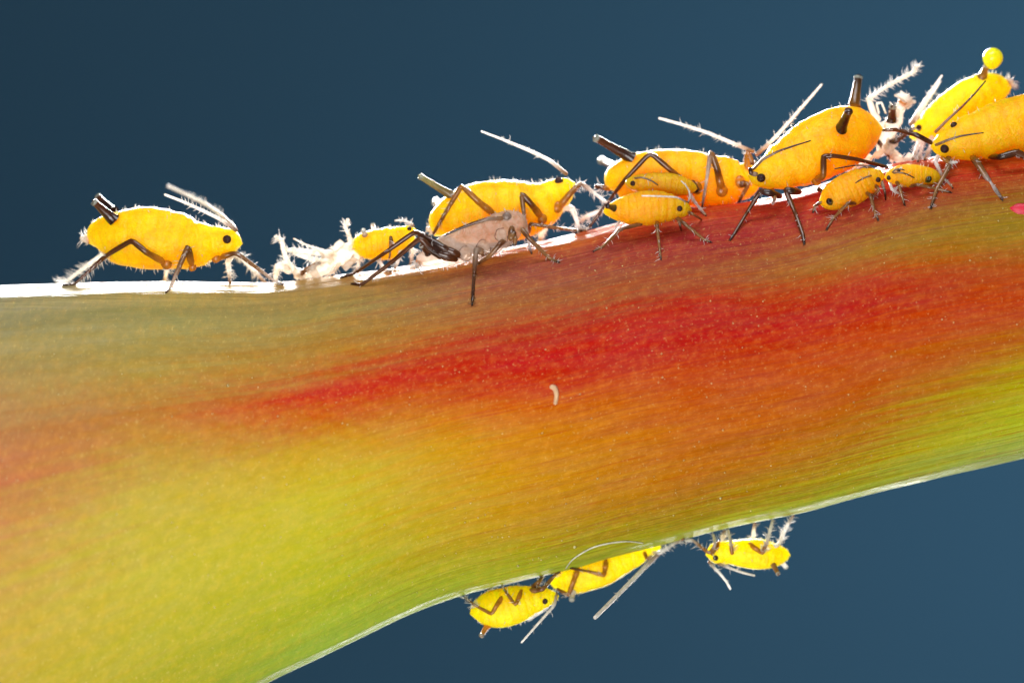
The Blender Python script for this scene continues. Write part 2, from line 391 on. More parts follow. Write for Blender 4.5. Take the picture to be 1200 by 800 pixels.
so = stem.build('plant_stem', M['stem'], color=False)
ul = so.data.uv_layers.new(name='along')
for l in so.data.loops: ul.data[l.index].uv = uv[l.vertex_index]
tag(so, 'thick green and red streaked plant stem running across the picture', 'stem')

def on_stem(px, py, lift=0.0):
    h = ray(STEM, px, py)
    if h[0] is None: return None
    return h[0]+h[1]*lift

# ------------------------------------------------------------------ aphids
AMB = (0.80, 0.30, 0.02); BRN = (0.105, 0.030, 0.007); DRK = (0.026, 0.008, 0.004); WHT = (0.93, 0.91, 0.88); TAN = (0.34, 0.16, 0.055); GRY = (0.36, 0.25, 0.18)
STY = {'dark': [AMB, BRN, BRN, BRN, DRK], 'white': [WHT, WHT, WHT, WHT, TAN], 'amber': [AMB, (0.45, 0.17, 0.02), TAN, WHT, WHT],
       'mix': [AMB, BRN, TAN, WHT, BRN], 'brown': [BRN, DRK, BRN, BRN, DRK], 'tan': [TAN, BRN, TAN, TAN, DRK], 'pale': [TAN, WHT, WHT, WHT, WHT],
       'browntip': [TAN, GRY, BRN, DRK, DRK], 'husk': [WHT, (0.86, 0.78, 0.66), WHT, WHT, WHT], 'ochre': [(0.7, 0.3, 0.03), (0.5, 0.2, 0.02), (0.4, 0.16, 0.02), TAN, BRN]}
def styc(st, t):
    s = STY[st]; q = t*(len(s)-1); i = min(len(s)-2, int(q)); return mixc(s[i], s[i+1], q-i)

def path(pts, rad, n_per=6):
    """straight limb segments with slightly rounded joints"""
    P_, R_ = [], []
    for i in range(len(pts)-1):
        for k in range(n_per):
            t = k/n_per; P_.append(pts[i].lerp(pts[i+1], t)); R_.append(rad[i]*(1-t)+rad[i+1]*t)
    P_.append(pts[-1].copy()); R_.append(rad[-1])
    Q = [p.copy() for p in P_]
    for i in range(1, len(P_)-1): Q[i] = P_[i]*0.6+(P_[i-1]+P_[i+1])*0.2
    return Q, R_

def hairs_on(mb, pts, rad, n, ln, c=WHT, t0=0.0, t1=1.0, dirs=None, slant=0.55, hr=0.0055):
    m = len(pts)
    for _ in range(n):
        q = (t0+(t1-t0)*rng.random())*(m-1); i = min(m-2, int(q)); f = q-i
        p = pts[i].lerp(pts[i+1], f); r = rad[i]*(1-f)+rad[i+1]*f
        t = (pts[i+1]-pts[i]).normalized()
        a = t.orthogonal().normalized(); b2 = t.cross(a); an = rng.uniform(0, 6.283)
        o = a*math.cos(an)+b2*math.sin(an)
        spike(mb, p+o*r*0.8, o+t*slant, 1.6*ln*rng.uniform(0.35, 1.3), hr*0.8, c)

class Bug:
    def __init__(s, name, label, centers, y0, y1, matk='yellow', wk=0.92, cat='aphid', group='yellow aphids feeding on the stem', hair=170, hl=0.045, seg=0.03, rough=0.0, flat=0.0):
        rr = catmull(centers, 64)
        mb = MB(); NS = 30; n = len(rr); s.rr = rr; s.n = n; s.y0, s.y1 = y0, y1; s.wk = wk; s.grey = matk == 'pale'
        rings = []
        sd = rng.uniform(0, 50)
        normals = []
        for i, (cx, cy, r) in enumerate(rr):
            t = i/(n-1); y = y0+(y1-y0)*t
            j0, j1 = max(0, i-1), min(n-1, i+1)
            tx, ty = rr[j1][0]-rr[j0][0], rr[j1][1]-rr[j0][1]; L = math.hypot(tx, ty) or 1; tx /= L; ty /= L
            up = Vector((ty, 0, tx))                     # normal in the picture plane, x right z up
            if up.z < 0: up = -up
            c = P(cx, cy, y); r = R(max(r, 0.5), y)*(1-0.07*math.exp(-((t-0.855)/0.022)**2)-0.03*math.exp(-((t-0.70)/0.03)**2))
            scal = 1-seg*(0.35+1.5*min(1, max(0, (t-0.5)/0.25)))*(abs(math.sin(t*math.pi*11))**0.6*-1+1)*1.6
            ring = []
            for k in range(NS):
                th = 2*math.pi*k/NS
                cz, sy = math.cos(th), math.sin(th)
                side = 1+0.03*math.cos(th*2+math.pi)*0
                nz = noise.noise((t*7+sd, cz*1.3, sy*1.3))*0.035+noise.noise((t*16+sd, cz*4, sy*4))*0.022
                if rough: nz += noise.noise((t*5+sd, cz*2, sy*2))*rough+noise.noise((t*14+sd, cz*5, sy*5))*rough*0.5
                q = 1+(scal-1)*(1.0 if cz > -0.2 else 0.6)+nz
                p = c+up*cz*r*q+Vector((0, sy*r*wk*q, 0))
                ring.append(mb.vert(p, (t, 0, 0))); normals.append((p-c))
            rings.append(ring)
        for i in range(n-1):
            for k in range(NS):
                mb.f.append((rings[i][k], rings[i+1][k], rings[i+1][(k+1) % NS], rings[i][(k+1) % NS]))
        for e, e2 in ((0, 1), (n-1, n-2)):
            c0 = P(rr[e][0], rr[e][1], y0 if e == 0 else y1); c1 = P(rr[e2][0], rr[e2][1], y0 if e == 0 else y1)
            d = (c0-c1).normalized()
            tip = mb.vert(c0+d*R(rr[e][2])*0.55, (0 if e == 0 else 1, 0, 0)); normals.append(d)
            for k in range(NS):
                a, b2 = rings[e][k], rings[e][(k+1) % NS]
                mb.f.append((tip, a, b2) if e == 0 else (tip, b2, a))
        s.bvh = mb.bvh()
        zmin = min(v[2] for v in mb.v); mid = rr[n//2]
        c = P(mid[0], mid[1], (y0+y1)/2)
        s.root = empty(name, (c.x, c.y, zmin))
        tag(s.root, label, cat, group)
        s.body = mb.build('body', M[matk], s.root)
        if hair:
            hb = MB(); nv = len(mb.v)
            for _ in range(int(hair*1.0)):
                k = rng.randrange(nv)
                if normals[k].length < 1e-5: continue
                if abs(normals[k].normalized().y) > 0.45 and rng.random() > 0.12: continue
                spike(hb, Vector(mb.v[k]), normals[k].normalized()+Vector((rng.uniform(-.4, .4), rng.uniform(-.4, .4), rng.uniform(-.4, .4))), 1.3*hl*rng.uniform(0.5, 1.2), 0.005, WHT)
            h = hb.build('bristles', M['hair'], s.body); h['kind'] = 'stuff'
    def yb(s, px, py):
        best, bi = 1e9, 0
        for i, (cx, cy, r) in enumerate(s.rr):
            d = (cx-px)**2+(cy-py)**2
            if d < best: best, bi = d, i
        t = bi/(s.n-1); return s.y0+(s.y1-s.y0)*t, R(s.rr[bi][2])*s.wk
    def hit(s, px, py):
        h = ray(s.bvh, px, py); return h[0], h[1]
    def resolve(s, p, far):
        """a picture point (x, y[, depth]) to a place in the scene: on the body if it covers it"""
        if len(p) > 2 and p[2] is not None: return P(p[0], p[1], p[2])
        y, wd = s.yb(p[0], p[1])
        return P(p[0], p[1], y+(wd*1.15+0.05 if far else -wd*1.15-0.05))
    def limb(s, name, pts, rad, style, far=False, foot=2, hair=0, hl=0.05, hip='b', mat_='limb', seg=8, push=True, ht=(0.3, 1.0), hr=0.0055, hc=WHT, knob=True):
        n = len(pts); Q = []
        for i, p in enumerate(pts):
            if i == 0 and hip == 'b' and len(p) < 3:
                h = None if far else s.hit(p[0], p[1])[0]
                if h is not None: Q.append(h+Vector((0, R(rad[0])*0.8, 0)))
                else:
                    y, wd = s.yb(p[0], p[1]); Q.append(P(p[0], p[1], y+(0.7*wd if far else -0.6*wd)))
            elif i >= n-foot and (len(p) < 3):
                g = on_stem(p[0], p[1], R(rad[i])*0.7)
                if g is None or far:
                    g = P(p[0], p[1], (0.30 if far else 0.0) if g is None else g.y+0.0)
                Q.append(g)
            else: Q.append(s.resolve(p, far))
        thin = 0.84 if (style in ('husk', 'white') or name == 'antenna') else 0.9
        rad = [R(r)*thin for r in rad]
        pp, rr = path(Q, rad)
        if knob:
            for j in range(len(rr)-1): rr[j] *= 0.90+0.18*math.sin(math.pi*(j % 6)/6)
        if knob:                                         # joints are a little thicker than the shafts
            for j in range(6, len(pp)-1, 6):
                rr[j] *= 1.18
        if push and not far:
            for i in range(2, len(pp)-1):
                h = s.bvh.ray_cast(EYE, (pp[i]-EYE).normalized())[0]
                if h is not None and pp[i].y > h.y-rr[i]*1.1: pp[i].y = h.y-rr[i]*1.1
        mb = MB(); m = len(pp)
        tube(mb, pp, rr, [styc(style, i/(m-1)) for i in range(m)], seg)
        if name == 'leg' and foot:                       # a pair of claws on the foot
            d = (pp[-1]-pp[-2]).normalized(); sd = d.cross(Vector((0, 1, 0)))
            for q in (-1, 1): spike(mb, pp[-1], d+sd*0.55*q+Vector((0, -0.3*q, -0.3)), 0.035, rr[-1]*0.5, DRK)
        o = mb.build(name, M['husk' if style == 'husk' else mat_], s.root)
        if hair:
            hb = MB(); hairs_on(hb, pp, rr, hair, hl, hc, ht[0], ht[1], hr=hr)
            h = hb.build('bristles', M['hair'], o); h['kind'] = 'stuff'
        return o
    def coxa(s, px, py, r, c=AMB, leg=None):
        h, nn = s.hit(px, py)
        if h is None: return
        mb = MB(); nu, nv = 14, 8; rr = R(r)
        for i in range(nv+1):
            ph = math.pi*i/nv
            for k in range(nu):
                th = 2*math.pi*k/nu
                q = 1+0.12*noise.noise((px+math.cos(th), py+math.sin(th), ph))
                mb.vert(h+Vector((math.sin(ph)*math.cos(th)*rr*q*0.85, -math.cos(ph)*rr*(0.22 if s.grey else 0.5), math.sin(ph)*math.sin(th)*rr*q)), mixc(c, tuple(v*0.6 for v in c), abs(math.cos(th*2+px))*math.sin(ph)))
        for i in range(nv):
            for k in range(nu): mb.f.append((i*nu+k, i*nu+(k+1) % nu, (i+1)*nu+(k+1) % nu, (i+1)*nu+k))
        o = mb.build('coxa', M['pale' if s.grey else 'limb'], s.root)
        # thin dark suture round the joint
        if not s.grey: return o
        rb = MB(); pts = []
        for k in range(25):
            th = 2*math.pi*k/24
            qn = 1+0.22*noise.noise((px+math.cos(th)*1.2, py+math.sin(th)*1.2, 4.0))
            if k > 19: continue
            g = ray(s.bvh, px+math.cos(th)*r*1.02*qn, py+math.sin(th)*r*1.15*qn)[0]
            if g is not None: pts.append(g+Vector((0, -0.004, 0)))
        if len(pts) > 6:
            tube(rb, pts, [0.006]*len(pts), [mixc(c, BRN, 0.7)]*len(pts), 5); rb.build('suture', M['limb'], o)
        return o
    def leg(s, pts, rad, style='dark', cox=None, **kw):
        if cox: s.coxa(*cox)
        return s.limb('leg', pts, rad, style, **kw)
    def antenna(s, pts, r0=2.3, r1=1.2, style='pale', far=False, hair=26, **kw):
        q = catmull([tuple(p[:2]) for p in pts], 4) if len(pts) > 2 else pts
        ys = [p[2] if len(p) > 2 else None for p in pts]
        if len(pts) > 2:
            if ys[0] is not None or ys[-1] is not None:
                ya = ys[0] if ys[0] is not None else s.yb(*pts[0][:2])[0]; yz = ys[-1] if ys[-1] is not None else ya
                q = [(p[0], p[1], ya+(yz-ya)*i/4) for i, p in enumerate(q)]
        n = len(q)
        kw.setdefault('hl', 0.04); kw.setdefault('ht', (0.0, 0.75))
        return s.limb('antenna', q, [r0+(r1-r0)*i/(n-1) for i in range(n)], style, far=far, foot=0, hair=hair, knob=False, **kw)
    def cornicle(s, base, tip, r0, r1, c0=DRK, c1=BRN, far=False, dy=-0.12, rim=(0.55, 0.58, 0.5)):
        if len(base) > 2: a = P(*base)
        else:
            h = None if far else s.hit(*base)[0]
            y, wd = s.yb(*base)
            a = h+Vector((0, R(r0)*0.4, 0)) if h is not None else P(base[0], base[1], y+(0.6*wd if far else -0.5*wd))
        b_ = P(tip[0], tip[1], a.y+(-dy if far else dy))
        mb = MB(); prof = [(0, 1.35), (0.08, 1.1), (0.3, 0.95), (0.6, 0.82), (0.9, 0.72), (0.95, 0.80), (1.0, 0.84), (1.0, 0.55), (0.9, 0.5)]
        pts, rad, cs = [], [], []
        k = r1/r0/0.72
        for t, q in prof:
            pts.append(a.lerp(b_, t)+(b_-a).normalized()*0.0005*len(pts)); rad.append(R(r0)*q*(1+(k-1)*t)); cs.append(mixc(c0, c1, t))
        cs[5] = cs[6] = rim  # pale tip rim, coloured as though lit
        tube(mb, pts, rad, cs, 14, cap0=False)
        return mb.build('cornicle', M['limb'], s.root)
    def eye(s, px, py, r, mk='eye'):
        h, nn = s.hit(px, py)
        if h is None: return
        mb = MB(); rr = R(r); nu, nv = 14, 9
        c = h-Vector((0, 1, 0))*rr*0.05
        for i in range(nv+1):
            ph = math.pi*i/nv
            for k in range(nu):
                th = 2*math.pi*k/nu
                mb.vert(c+Vector((math.sin(ph)*math.cos(th)*rr, math.cos(ph)*rr*0.55*-1, math.sin(ph)*math.sin(th)*rr)))
        for i in range(nv):
            for k in range(nu): mb.f.append((i*nu+k, i*nu+(k+1) % nu, (i+1)*nu+(k+1) % nu, (i+1)*nu+k))
        return mb.build('eye', M[mk], s.root, color=False)
    def cauda(s, a, b_, r=5, c=WHT, hair=26):
        y, wd = s.yb(*a)
        pts = [P(a[0], a[1], y), P((a[0]+b_[0])/2, (a[1]+b_[1])/2, y), P(b_[0], b_[1], y)]
        mb = MB(); rad = [R(r), R(r*0.85), R(r*0.5)]
        tube(mb, pts, rad, [AMB, c, c], 10)
        o = mb.build('cauda', M['limb'], s.root)
        hb = MB(); hairs_on(hb, pts, rad, hair, 0.06, WHT, hr=0.006); h = hb.build('bristles', M['hair'], o); h['kind'] = 'stuff'
        return o

T = [4.0, 3.4, 2.0, 1.8, 1.6]         # femur, knee, shank, ankle, foot radii in picture units
def rd(k, n=4):
    base = {4: [3.6, 3.0, 1.9, 1.4], 3: [3.2, 1.9, 1.4], 5: [3.6, 3.0, 2.4, 1.9, 1.4], 2: [2.2, 1.6]}[n]
    return [v*k for v in base]

# --- aphid at the far left
a = Bug('yellow_aphid', 'leftmost yellow aphid, standing alone on the white-lit upper edge of the stem',
        [(105, 284, 4), (111, 280, 16), (124, 277, 25), (145, 278.5, 33), (175, 279, 36.5), (200, 281, 34.5), (225, 286, 30), (245, 285, 23), (262, 284, 18.5), (275, 284, 14), (281, 285, 6)], -0.22, -0.25, 'yellow', hair=260, hl=0.05)
a.eye(266, 280.5, 5.2)
a.cornicle((133, 258), (110, 236.5), 6.5, 4.0)
a.cornicle((133, 248), (115, 231), 5, 3.6, far=True, dy=-0.35)
a.cauda((106, 280), (95, 279), 6)
a.coxa(195, 308, 8)
a.coxa(225.5, 312, 6)
a.coxa(253, 302, 6.5)
a.leg([(194, 308), (172, 296), (154, 281.5), (120, 303), (88, 334), (74, 335)], [4.5, 4, 3.6, 3, 2, 1.4], 'dark', hair=70, hl=0.06, ht=(0.55, 0.95))
a.leg([(225, 312), (220.5, 288), (200, 338), (195, 343)], [4.6, 4.0, 2.0, 1.5], 'mix', hair=20)
a.leg([(256, 302), (277, 296), (323.7, 332), (332, 334)], [4.5, 3.0, 1.7, 1.3], 'mix', hair=30)
a.leg([(272, 298), (267, 306, -0.1), (269, 322, -0.05), (270, 333)], [4.5, 4.0, 2.6, 1.8], 'white', hair=40, foot=1)
a.leg([(130, 300), (121, 297, 0.35), (76, 331, 0.3), (68, 333, 0.3)], [3, 3, 2.4, 2], 'white', far=True, hair=90, hl=0.075, foot=0)
a.leg([(205, 310), (196, 315, 0.45), (192, 334, 0.3)], [3, 2.6, 2], 'white', far=True, hair=30, foot=0)
a.leg([(270, 298), (280, 299, 0.35), (313, 333, 0.25)], [3, 3, 2.2], 'white', far=True, hair=70, hl=0.06, foot=0)
a.antenna([(277, 270), (262, 259), (223, 240), (193, 228)], 3.0, 1.8, hair=50)
a.antenna([(276, 268, 0.2), (260, 252, 0.6), (237, 237, 1.1), (197, 218, 1.7)], 2.8, 1.9, far=True, hair=50)

# --- small orange aphid in front of the shed skin
a = Bug('yellow_aphid', 'small orange wedge-shaped aphid wedged between the white shed skin and the grey aphid',
        [(415, 291, 5), (421, 289, 13), (434, 287, 17), (450, 286, 19), (463, 283, 18), (474, 277, 14), (482, 271, 8), (486, 269, 3)], -0.1, -0.15, 'orange', hair=160, hl=0.035)
a.eye(479.7, 268, 2.8)
a.cornicle((428, 276), (426, 270), 3.2, 2.6, TAN, WHT); a.cornicle((438, 270, 0.05), (437, 264), 3, 2.4, TAN, WHT, far=True)
a.antenna([(484, 265), (478, 260), (471, 258), (463, 258.5)], 2.4, 1.4, hair=36)
a.leg([(460, 292), (458, 277), (457, 298), (456, 303)], [2.4, 2.2, 1.4, 1.1], 'tan', foot=0)
a.leg([(445, 300), (444, 306, -0.2), (452, 317), (458, 319)], [3, 2.6, 1.8, 1.4], 'white', hair=24)
a.leg([(470, 292), (468, 302, -0.2), (463, 316)], [3, 2.6, 1.8], 'white', hair=24, foot=1)
a.leg([(478, 284), (484, 294, 0.1), (481, 311)], [3, 2.6, 1.8], 'white', hair=24, foot=1)
a.leg([(425, 300), (421, 306, 0.1), (417, 318, 0.1)], [2.4, 2, 1.4], 'white', hair=30, foot=0)

# --- large yellow aphid in the middle
a = Bug('yellow_aphid', 'large yellow aphid behind the greyish one, one long white antenna raised to the left',
        [(511, 274, 6), (518, 264, 20), (534, 256, 30), (560, 250, 36), (590, 247, 36), (615, 245, 33.5), (635, 239, 28), (650, 229, 21), (662, 221, 15), (671, 216, 7)], 0.05, 0.0, 'yellow', hair=230, hl=0.045)
a.eye(655, 212, 5.2)
a.cornicle((529, 229), (492, 206.5), 4.6, 3.4, (0.16, 0.09, 0.02), (0.45, 0.42, 0.18))
a.cornicle((524, 243, 0.5), (511, 237), 4, 4.4, (0.3, 0.26, 0.2), WHT, far=True, dy=-0.8)
a.coxa(635, 256, 7)
a.coxa(653, 243, 7)
a.leg([(579, 251), (560, 236), (541, 217.5), (524, 246), (508, 274)], [4.4, 4, 3.4, 2.6, 2], 'ochre', hair=26, foot=0)
a.leg([(634, 254), (624, 241), (611, 226.5), (615, 258), (621, 292), (623, 297)], [4.6, 4, 3.6, 2.0, 1.8, 1.4], 'mix', hair=18)
a.leg([(655, 243), (667, 228), (681, 214), (697, 227), (711, 237)], [4.6, 4, 3, 2.2, 1.8], 'amber', hair=50, foot=0)
a.leg([(660, 243), (671, 244, 0.0), (679, 268), (686, 271)], [4.6, 4, 2.2, 1.6], 'white', hair=50)
a.leg([(620, 272), (621, 262, -0.34), (654, 267.5, -0.3), (684, 271)], [2.4, 2.4, 2.2, 1.8], 'tan', hair=46, hl=0.04, foot=1)
a.leg([(640, 262), (636, 272, 0.3), (632, 286, 0.2)], [5, 4, 3], 'white', hair=40, far=True, foot=0)
a.antenna([(664, 204), (650, 191), (610, 172), (564, 154)], 3.0, 1.4, hair=24)
a.cauda((513, 272), (500, 268, ), 4, hair=30)

# --- greyish translucent aphid
a = Bug('grey_aphid', 'pale greyish-pink translucent aphid with long dark hind legs, before the middle yellow aphid',
        [(490, 305, 6), (503, 302, 12), (525, 294, 19), (545, 286.5, 21), (565, 280, 21), (582, 272, 22.5), (597, 265, 20), (609, 263, 14), (616, 264, 6)], -0.72, -0.8, 'pale', group=None, hair=120, hl=0.035, seg=0.04, rough=0.07)
a.eye(594, 254, 5.6, 'pale_eye')
GX = (0.8, 0.62, 0.5)
a.coxa(545, 297.5, 7.5, GX)
a.coxa(567, 290, 8, GX)
a.coxa(588, 276.5, 7.5, GX)
a.leg([(541, 300), (520, 291), (504, 281), (486, 271.5), (450, 297), (415, 322), (400, 326)], [4.4, 4.8, 4.4, 3.4, 2.6, 2.0, 1.6], 'brown', hair=16)
a.leg([(535, 303), (516, 298, -0.95), (503, 290, -1.0), (492, 279, -1.05), (458, 308), (424, 335), (413, 333.5)], [5, 6.4, 5.4, 3.4, 2.6, 2.2, 1.6], 'brown', hair=16)
a.leg([(566, 296), (558, 292), (556, 322), (554, 350), (553.5, 357)], [5, 3.8, 2.6, 2.2, 1.6], 'browntip', hair=60, hl=0.03, hc=TAN, foot=3)
a.leg([(590, 282), (586, 286), (573, 301), (562, 309), (557, 311)], [4.2, 3, 2.6, 2.2, 1.6], 'tan', hair=16)
a.leg([(611, 268), (620, 279), (644, 304), (655, 308)], [3.4, 2.8, 2.0, 1.4], 'tan', hair=16)
a.leg([(600, 266), (598, 280), (603, 272)], [4, 3.6, 3], 'tan', foot=0)
a.antenna([(590, 256), (575, 256), (545, 265), (521, 276)], 3.2, 1.2, 'browntip', hair=10)
a.limb('mouthpart', [(599, 268), (604, 280), (603, 288)], [3.6, 3, 1.8], 'tan', foot=0)
a.cornicle((502, 296), (494, 288), 4, 3, DRK, BRN)
a.cauda((491, 306), (488, 314), 4, hair=40)

# --- large aphid right of the middle
a = Bug('yellow_aphid', 'large yellow-orange aphid with two little nymphs in front of its flank',
        [(713, 219, 6), (720, 214, 19), (738, 211.5, 29), (765, 210, 33.5), (790, 209, 34.5), (815, 210, 33), (840, 212, 31), (858, 212, 27.5), (872, 210, 23), (882, 204, 15), (888, 200, 6)], 0.0, 0.12, 'orange', hair=190, hl=0.045)
a.cornicle((741, 186), (697.5, 161.5), 6.2, 4.2)
a.cornicle((726, 198, 0.35), (705, 188), 4.6, 4.2, far=True, dy=-0.7, c1=(0.5, 0.45, 0.4))
a.coxa(816, 220, 8)
a.coxa(846, 223, 8)
a.coxa(867, 213, 7.5)
a.leg([(812, 222), (790, 203), (762, 179), (733, 210), (719, 228), (689, 268), (675, 274)], [4, 3.6, 3.4, 2.8, 2.4, 2.1, 1.6], 'dark', hair=40, ht=(0.6, 1))
a.leg([(846, 224), (841, 200), (833, 177), (828, 212), (823, 244)], [5.2, 4.4, 3.8, 2, 1.7], 'mix', hair=14, foot=1)
a.leg([(866, 216), (878, 215), (866, 236)], [5.2, 3, 2], 'tan', foot=1, hair=10)
a.leg([(806, 224), (815, 238), (827, 253)], [2.6, 2.2, 1.6], 'white', foot=1, hip=None, hair=6)
a.limb('leg', [(812, 216), (811.5, 213.5), (816, 224)], [3.2, 3.4, 5], 'dark', foot=0)
a.leg([(735, 232), (717, 243, 0.4), (690, 252, 0.45), (676, 262, 0.3)], [3, 3, 2.8, 2], 'white', far=True, hair=40, foot=0)
a.leg([(876, 200), (875.5, 178), (882, 192)], [4, 4, 4], 'ochre', foot=0, hair=14)
a.antenna([(883, 178, 0.05), (868, 172, 0.0), (825, 154, 0), (772, 138.5, -0.1)], 2.7, 1.7, hair=60)
a.antenna([(886, 182, 0.1), (900, 170, 0.1), (930, 137, 0.1), (963, 99, 0.1)], 3.0, 1.6, hair=46)
a.cauda((715, 220), (697, 219), 4.2, BRN, hair=16)

# --- nymph behind the front nymph
a = Bug('aphid_nymph', 'small orange nymph facing left, squeezed between the large aphid and the nymph before it',
        [(815, 221, 4), (805, 219, 10), (785, 216.5, 13.5), (765, 215.5, 13), (750, 215, 11), (740, 214.5, 8), (734, 214, 4)], -0.5, -0.52, 'nymph', hair=30, hl=0.025)
a.eye(741.6, 215, 3.2)
a.antenna([(744, 209), (751, 208), (762, 211), (771, 217)], 1.5, 0.8, 'browntip', hair=4)
a.leg([(778, 226), (783, 232), (788, 250)], [2, 1.8, 1.2], 'tan', foot=1)
# --- front nymph
a = Bug('aphid_nymph', 'small orange nymph with pale antenna, on the reddish slope before the large aphid\'s flank',
        [(709, 248, 4), (716, 247, 9), (730, 246, 15.5), (750, 244.5, 20), (772, 243, 20), (790, 243.5, 15), (802, 245, 10), (809, 246, 4)], -0.86, -0.92, 'nymph', hair=40, hl=0.025)
a.eye(796.5, 244.5, 3.4)
a.cornicle((720, 244), (712, 241.5), 3.4, 2.8, (0.03, 0.05, 0.02), DRK, rim=DRK)
a.antenna([(805, 237), (795, 231.5), (775, 230), (752, 229.5)], 1.5, 1.0, 'pale', hair=4)
a.antenna([(806, 238, -0.85), (809, 228, -0.8), (803, 216, -0.72), (798, 212, -0.7)], 1.5, 1.0, 'pale', hair=4)
a.leg([(752, 262), (727, 268.5), (707, 289.5), (696, 295)], [2.6, 2.3, 1.6, 1.2], 'tan', hair=10)
a.leg([(770, 260), (770, 265), (773.5, 296), (774.6, 304)], [2.8, 2.4, 1.6, 1.2], 'tan', hair=10)
a.leg([(793, 255), (802, 262), (825, 281.5), (833, 284)], [2.8, 2.4, 1.6, 1.2], 'tan', hair=10)
a.leg([(727, 258), (722, 265, -0.7), (721, 276)], [2, 1.8, 1.2], 'white', foot=1)
a.leg([(806, 248), (812, 251), (822, 258)], [2, 1.8, 1.2], 'tan', foot=1)
a.limb('mouthpart', [(795, 256), (797, 264), (798.5, 271)], [2.2, 1.8, 1.0], 'browntip', foot=1)

# --- big tilted orange aphid
a = Bug('yellow_aphid', 'large orange aphid tilted head-down with its rear and dark cornicles raised high',
        [(1031, 151, 7), (1022, 152.5, 20), (1008, 155, 30.5), (990, 160.5, 36.5), (970, 169, 38), (948, 180, 36.5), (928, 190, 32), (912, 198, 27), (898, 203.5, 20), (886, 206, 13), (879, 206, 6)], -0.35, -0.72, 'orange', hair=150, hl=0.045)
a.eye(892, 208.6, 5.2)
a.cornicle((1001, 125, -0.15), (1006, 90.5), 6.4, 4.6, (0.2, 0.09, 0.01), DRK, far=True)
a.cornicle((985.5, 151), (994.5, 130.5), 6.0, 4.4, DRK, DRK, dy=-0.3, rim=BRN)
a.coxa(957, 210, 7.5)
a.leg([(914, 230), (902, 226), (891, 224), (875, 250), (861, 274), (856, 281)], [4, 4.6, 3.4, 2.2, 2.0, 1.6], 'brown', hair=14)
a.leg([(937, 225), (928, 224), (920.5, 222), (932, 250), (941, 276), (942.5, 286)], [4, 4.6, 3.8, 2.6, 2.6, 1.8], 'brown', hair=14)
a.leg([(957, 211), (965, 206), (965, 183.5), (977, 182.5), (1005, 187), (1040, 196), (1054, 200, -1.15)], [5.5, 3.8, 3.8, 2.8, 2.5, 2.3, 1.6], 'dark', foot=0, hair=14)
a.antenna([(881, 200), (889, 190.5), (910, 178), (950, 165)], 2.4, 0.9, 'browntip', hair=8)
a.leg([(888, 205), (880, 203), (879, 197)], [3, 3, 2.4], 'browntip', foot=0)
a.limb('mouthpart', [(905, 222), (908, 232), (906, 240)], [3.4, 2.6, 1.4], 'amber', foot=1)

# --- two nymphs head to head
a = Bug('aphid_nymph', 'left one of two small orange nymphs standing head to head',
        [(962, 237, 5), (968, 235, 12), (980, 229.5, 18), (995, 222.5, 20), (1010, 215, 18.5), (1022, 209.5, 14), (1030, 207.5, 9.5), (1035, 207, 4)], -0.98, -1.0, 'nymph', hair=40, hl=0.025)
a.eye(1029, 210.7, 3.2)
a.cornicle((973, 236), (971.5, 235.5), 3.4, 2.8, (0.03, 0.06, 0.01), DRK, dy=-0.09, rim=DRK)
a.cornicle((966, 225, -0.85), (959.5, 222), 2.6, 2.2, DRK, DRK, far=True)
a.antenna([(1021, 206), (1014, 208), (1008, 211), (1002.5, 214.5)], 1.5, 0.8, 'browntip', hair=4)
a.antenna([(1022, 197, -0.9), (1010, 193.5, -0.9), (994, 195, -0.95), (978, 198, -1.0)], 1.4, 0.8, 'browntip', hair=4)
a.leg([(1002, 238), (993.6, 238), (977, 256.5), (969, 269)], [2.6, 2.4, 1.7, 1.4], 'tan', hair=10)
a.leg([(1016, 226), (1020, 229), (1026, 252), (1029, 258)], [2.6, 2.4, 1.7, 1.4], 'tan', hair=10)
a.leg([(964, 236), (955, 241, -0.9), (953, 249)], [2, 1.8, 1.4], 'tan', hair=10, foot=1)
a.leg([(1026, 217), (1030, 222), (1022, 232)], [2.2, 2, 1.4], 'tan', hair=10, foot=1)
a.limb('mouthpart', [(1033, 212), (1037, 224), (1038, 235)], [2.4, 1.8, 1.0], 'browntip', foot=1)
a = Bug('aphid_nymph', 'right, slimmer one of two small orange nymphs standing head to head',
        [(1101, 209.5, 4), (1095, 208, 8.5), (1082, 206, 11.5), (1068, 206, 13.5), (1056, 206, 13), (1046, 206.5, 10), (1039, 207.5, 5)], -0.92, -0.98, 'nymph', hair=30, hl=0.025)
a.eye(1041.6, 208.4, 2.8)
a.cornicle((1087.5, 210), (1089, 209.5), 3.2, 2.6, (0.03, 0.08, 0.01), (0.02, 0.05, 0.02), dy=-0.08, rim=DRK)
a.antenna([(1046, 202), (1049, 199), (1054, 198), (1060, 199.5)], 1.4, 0.8, 'browntip', hair=4)
a.antenna([(1047, 203), (1053, 202), (1062, 204), (1071.5, 208.5)], 1.4, 0.8, 'browntip', hair=4)
a.leg([(1051, 213), (1054, 219), (1060, 241)], [2.6, 2.2, 1.4], 'tan', hair=10, foot=1)
a.leg([(1067, 218), (1075, 216.5), (1096, 221), (1114, 226)], [2.4, 2.2, 1.6, 1.2], 'tan', hair=10, foot=1)
a.leg([(1043, 214), (1045, 222), (1056, 229)], [2.4, 2, 1.4], 'white', hair=8, foot=1)

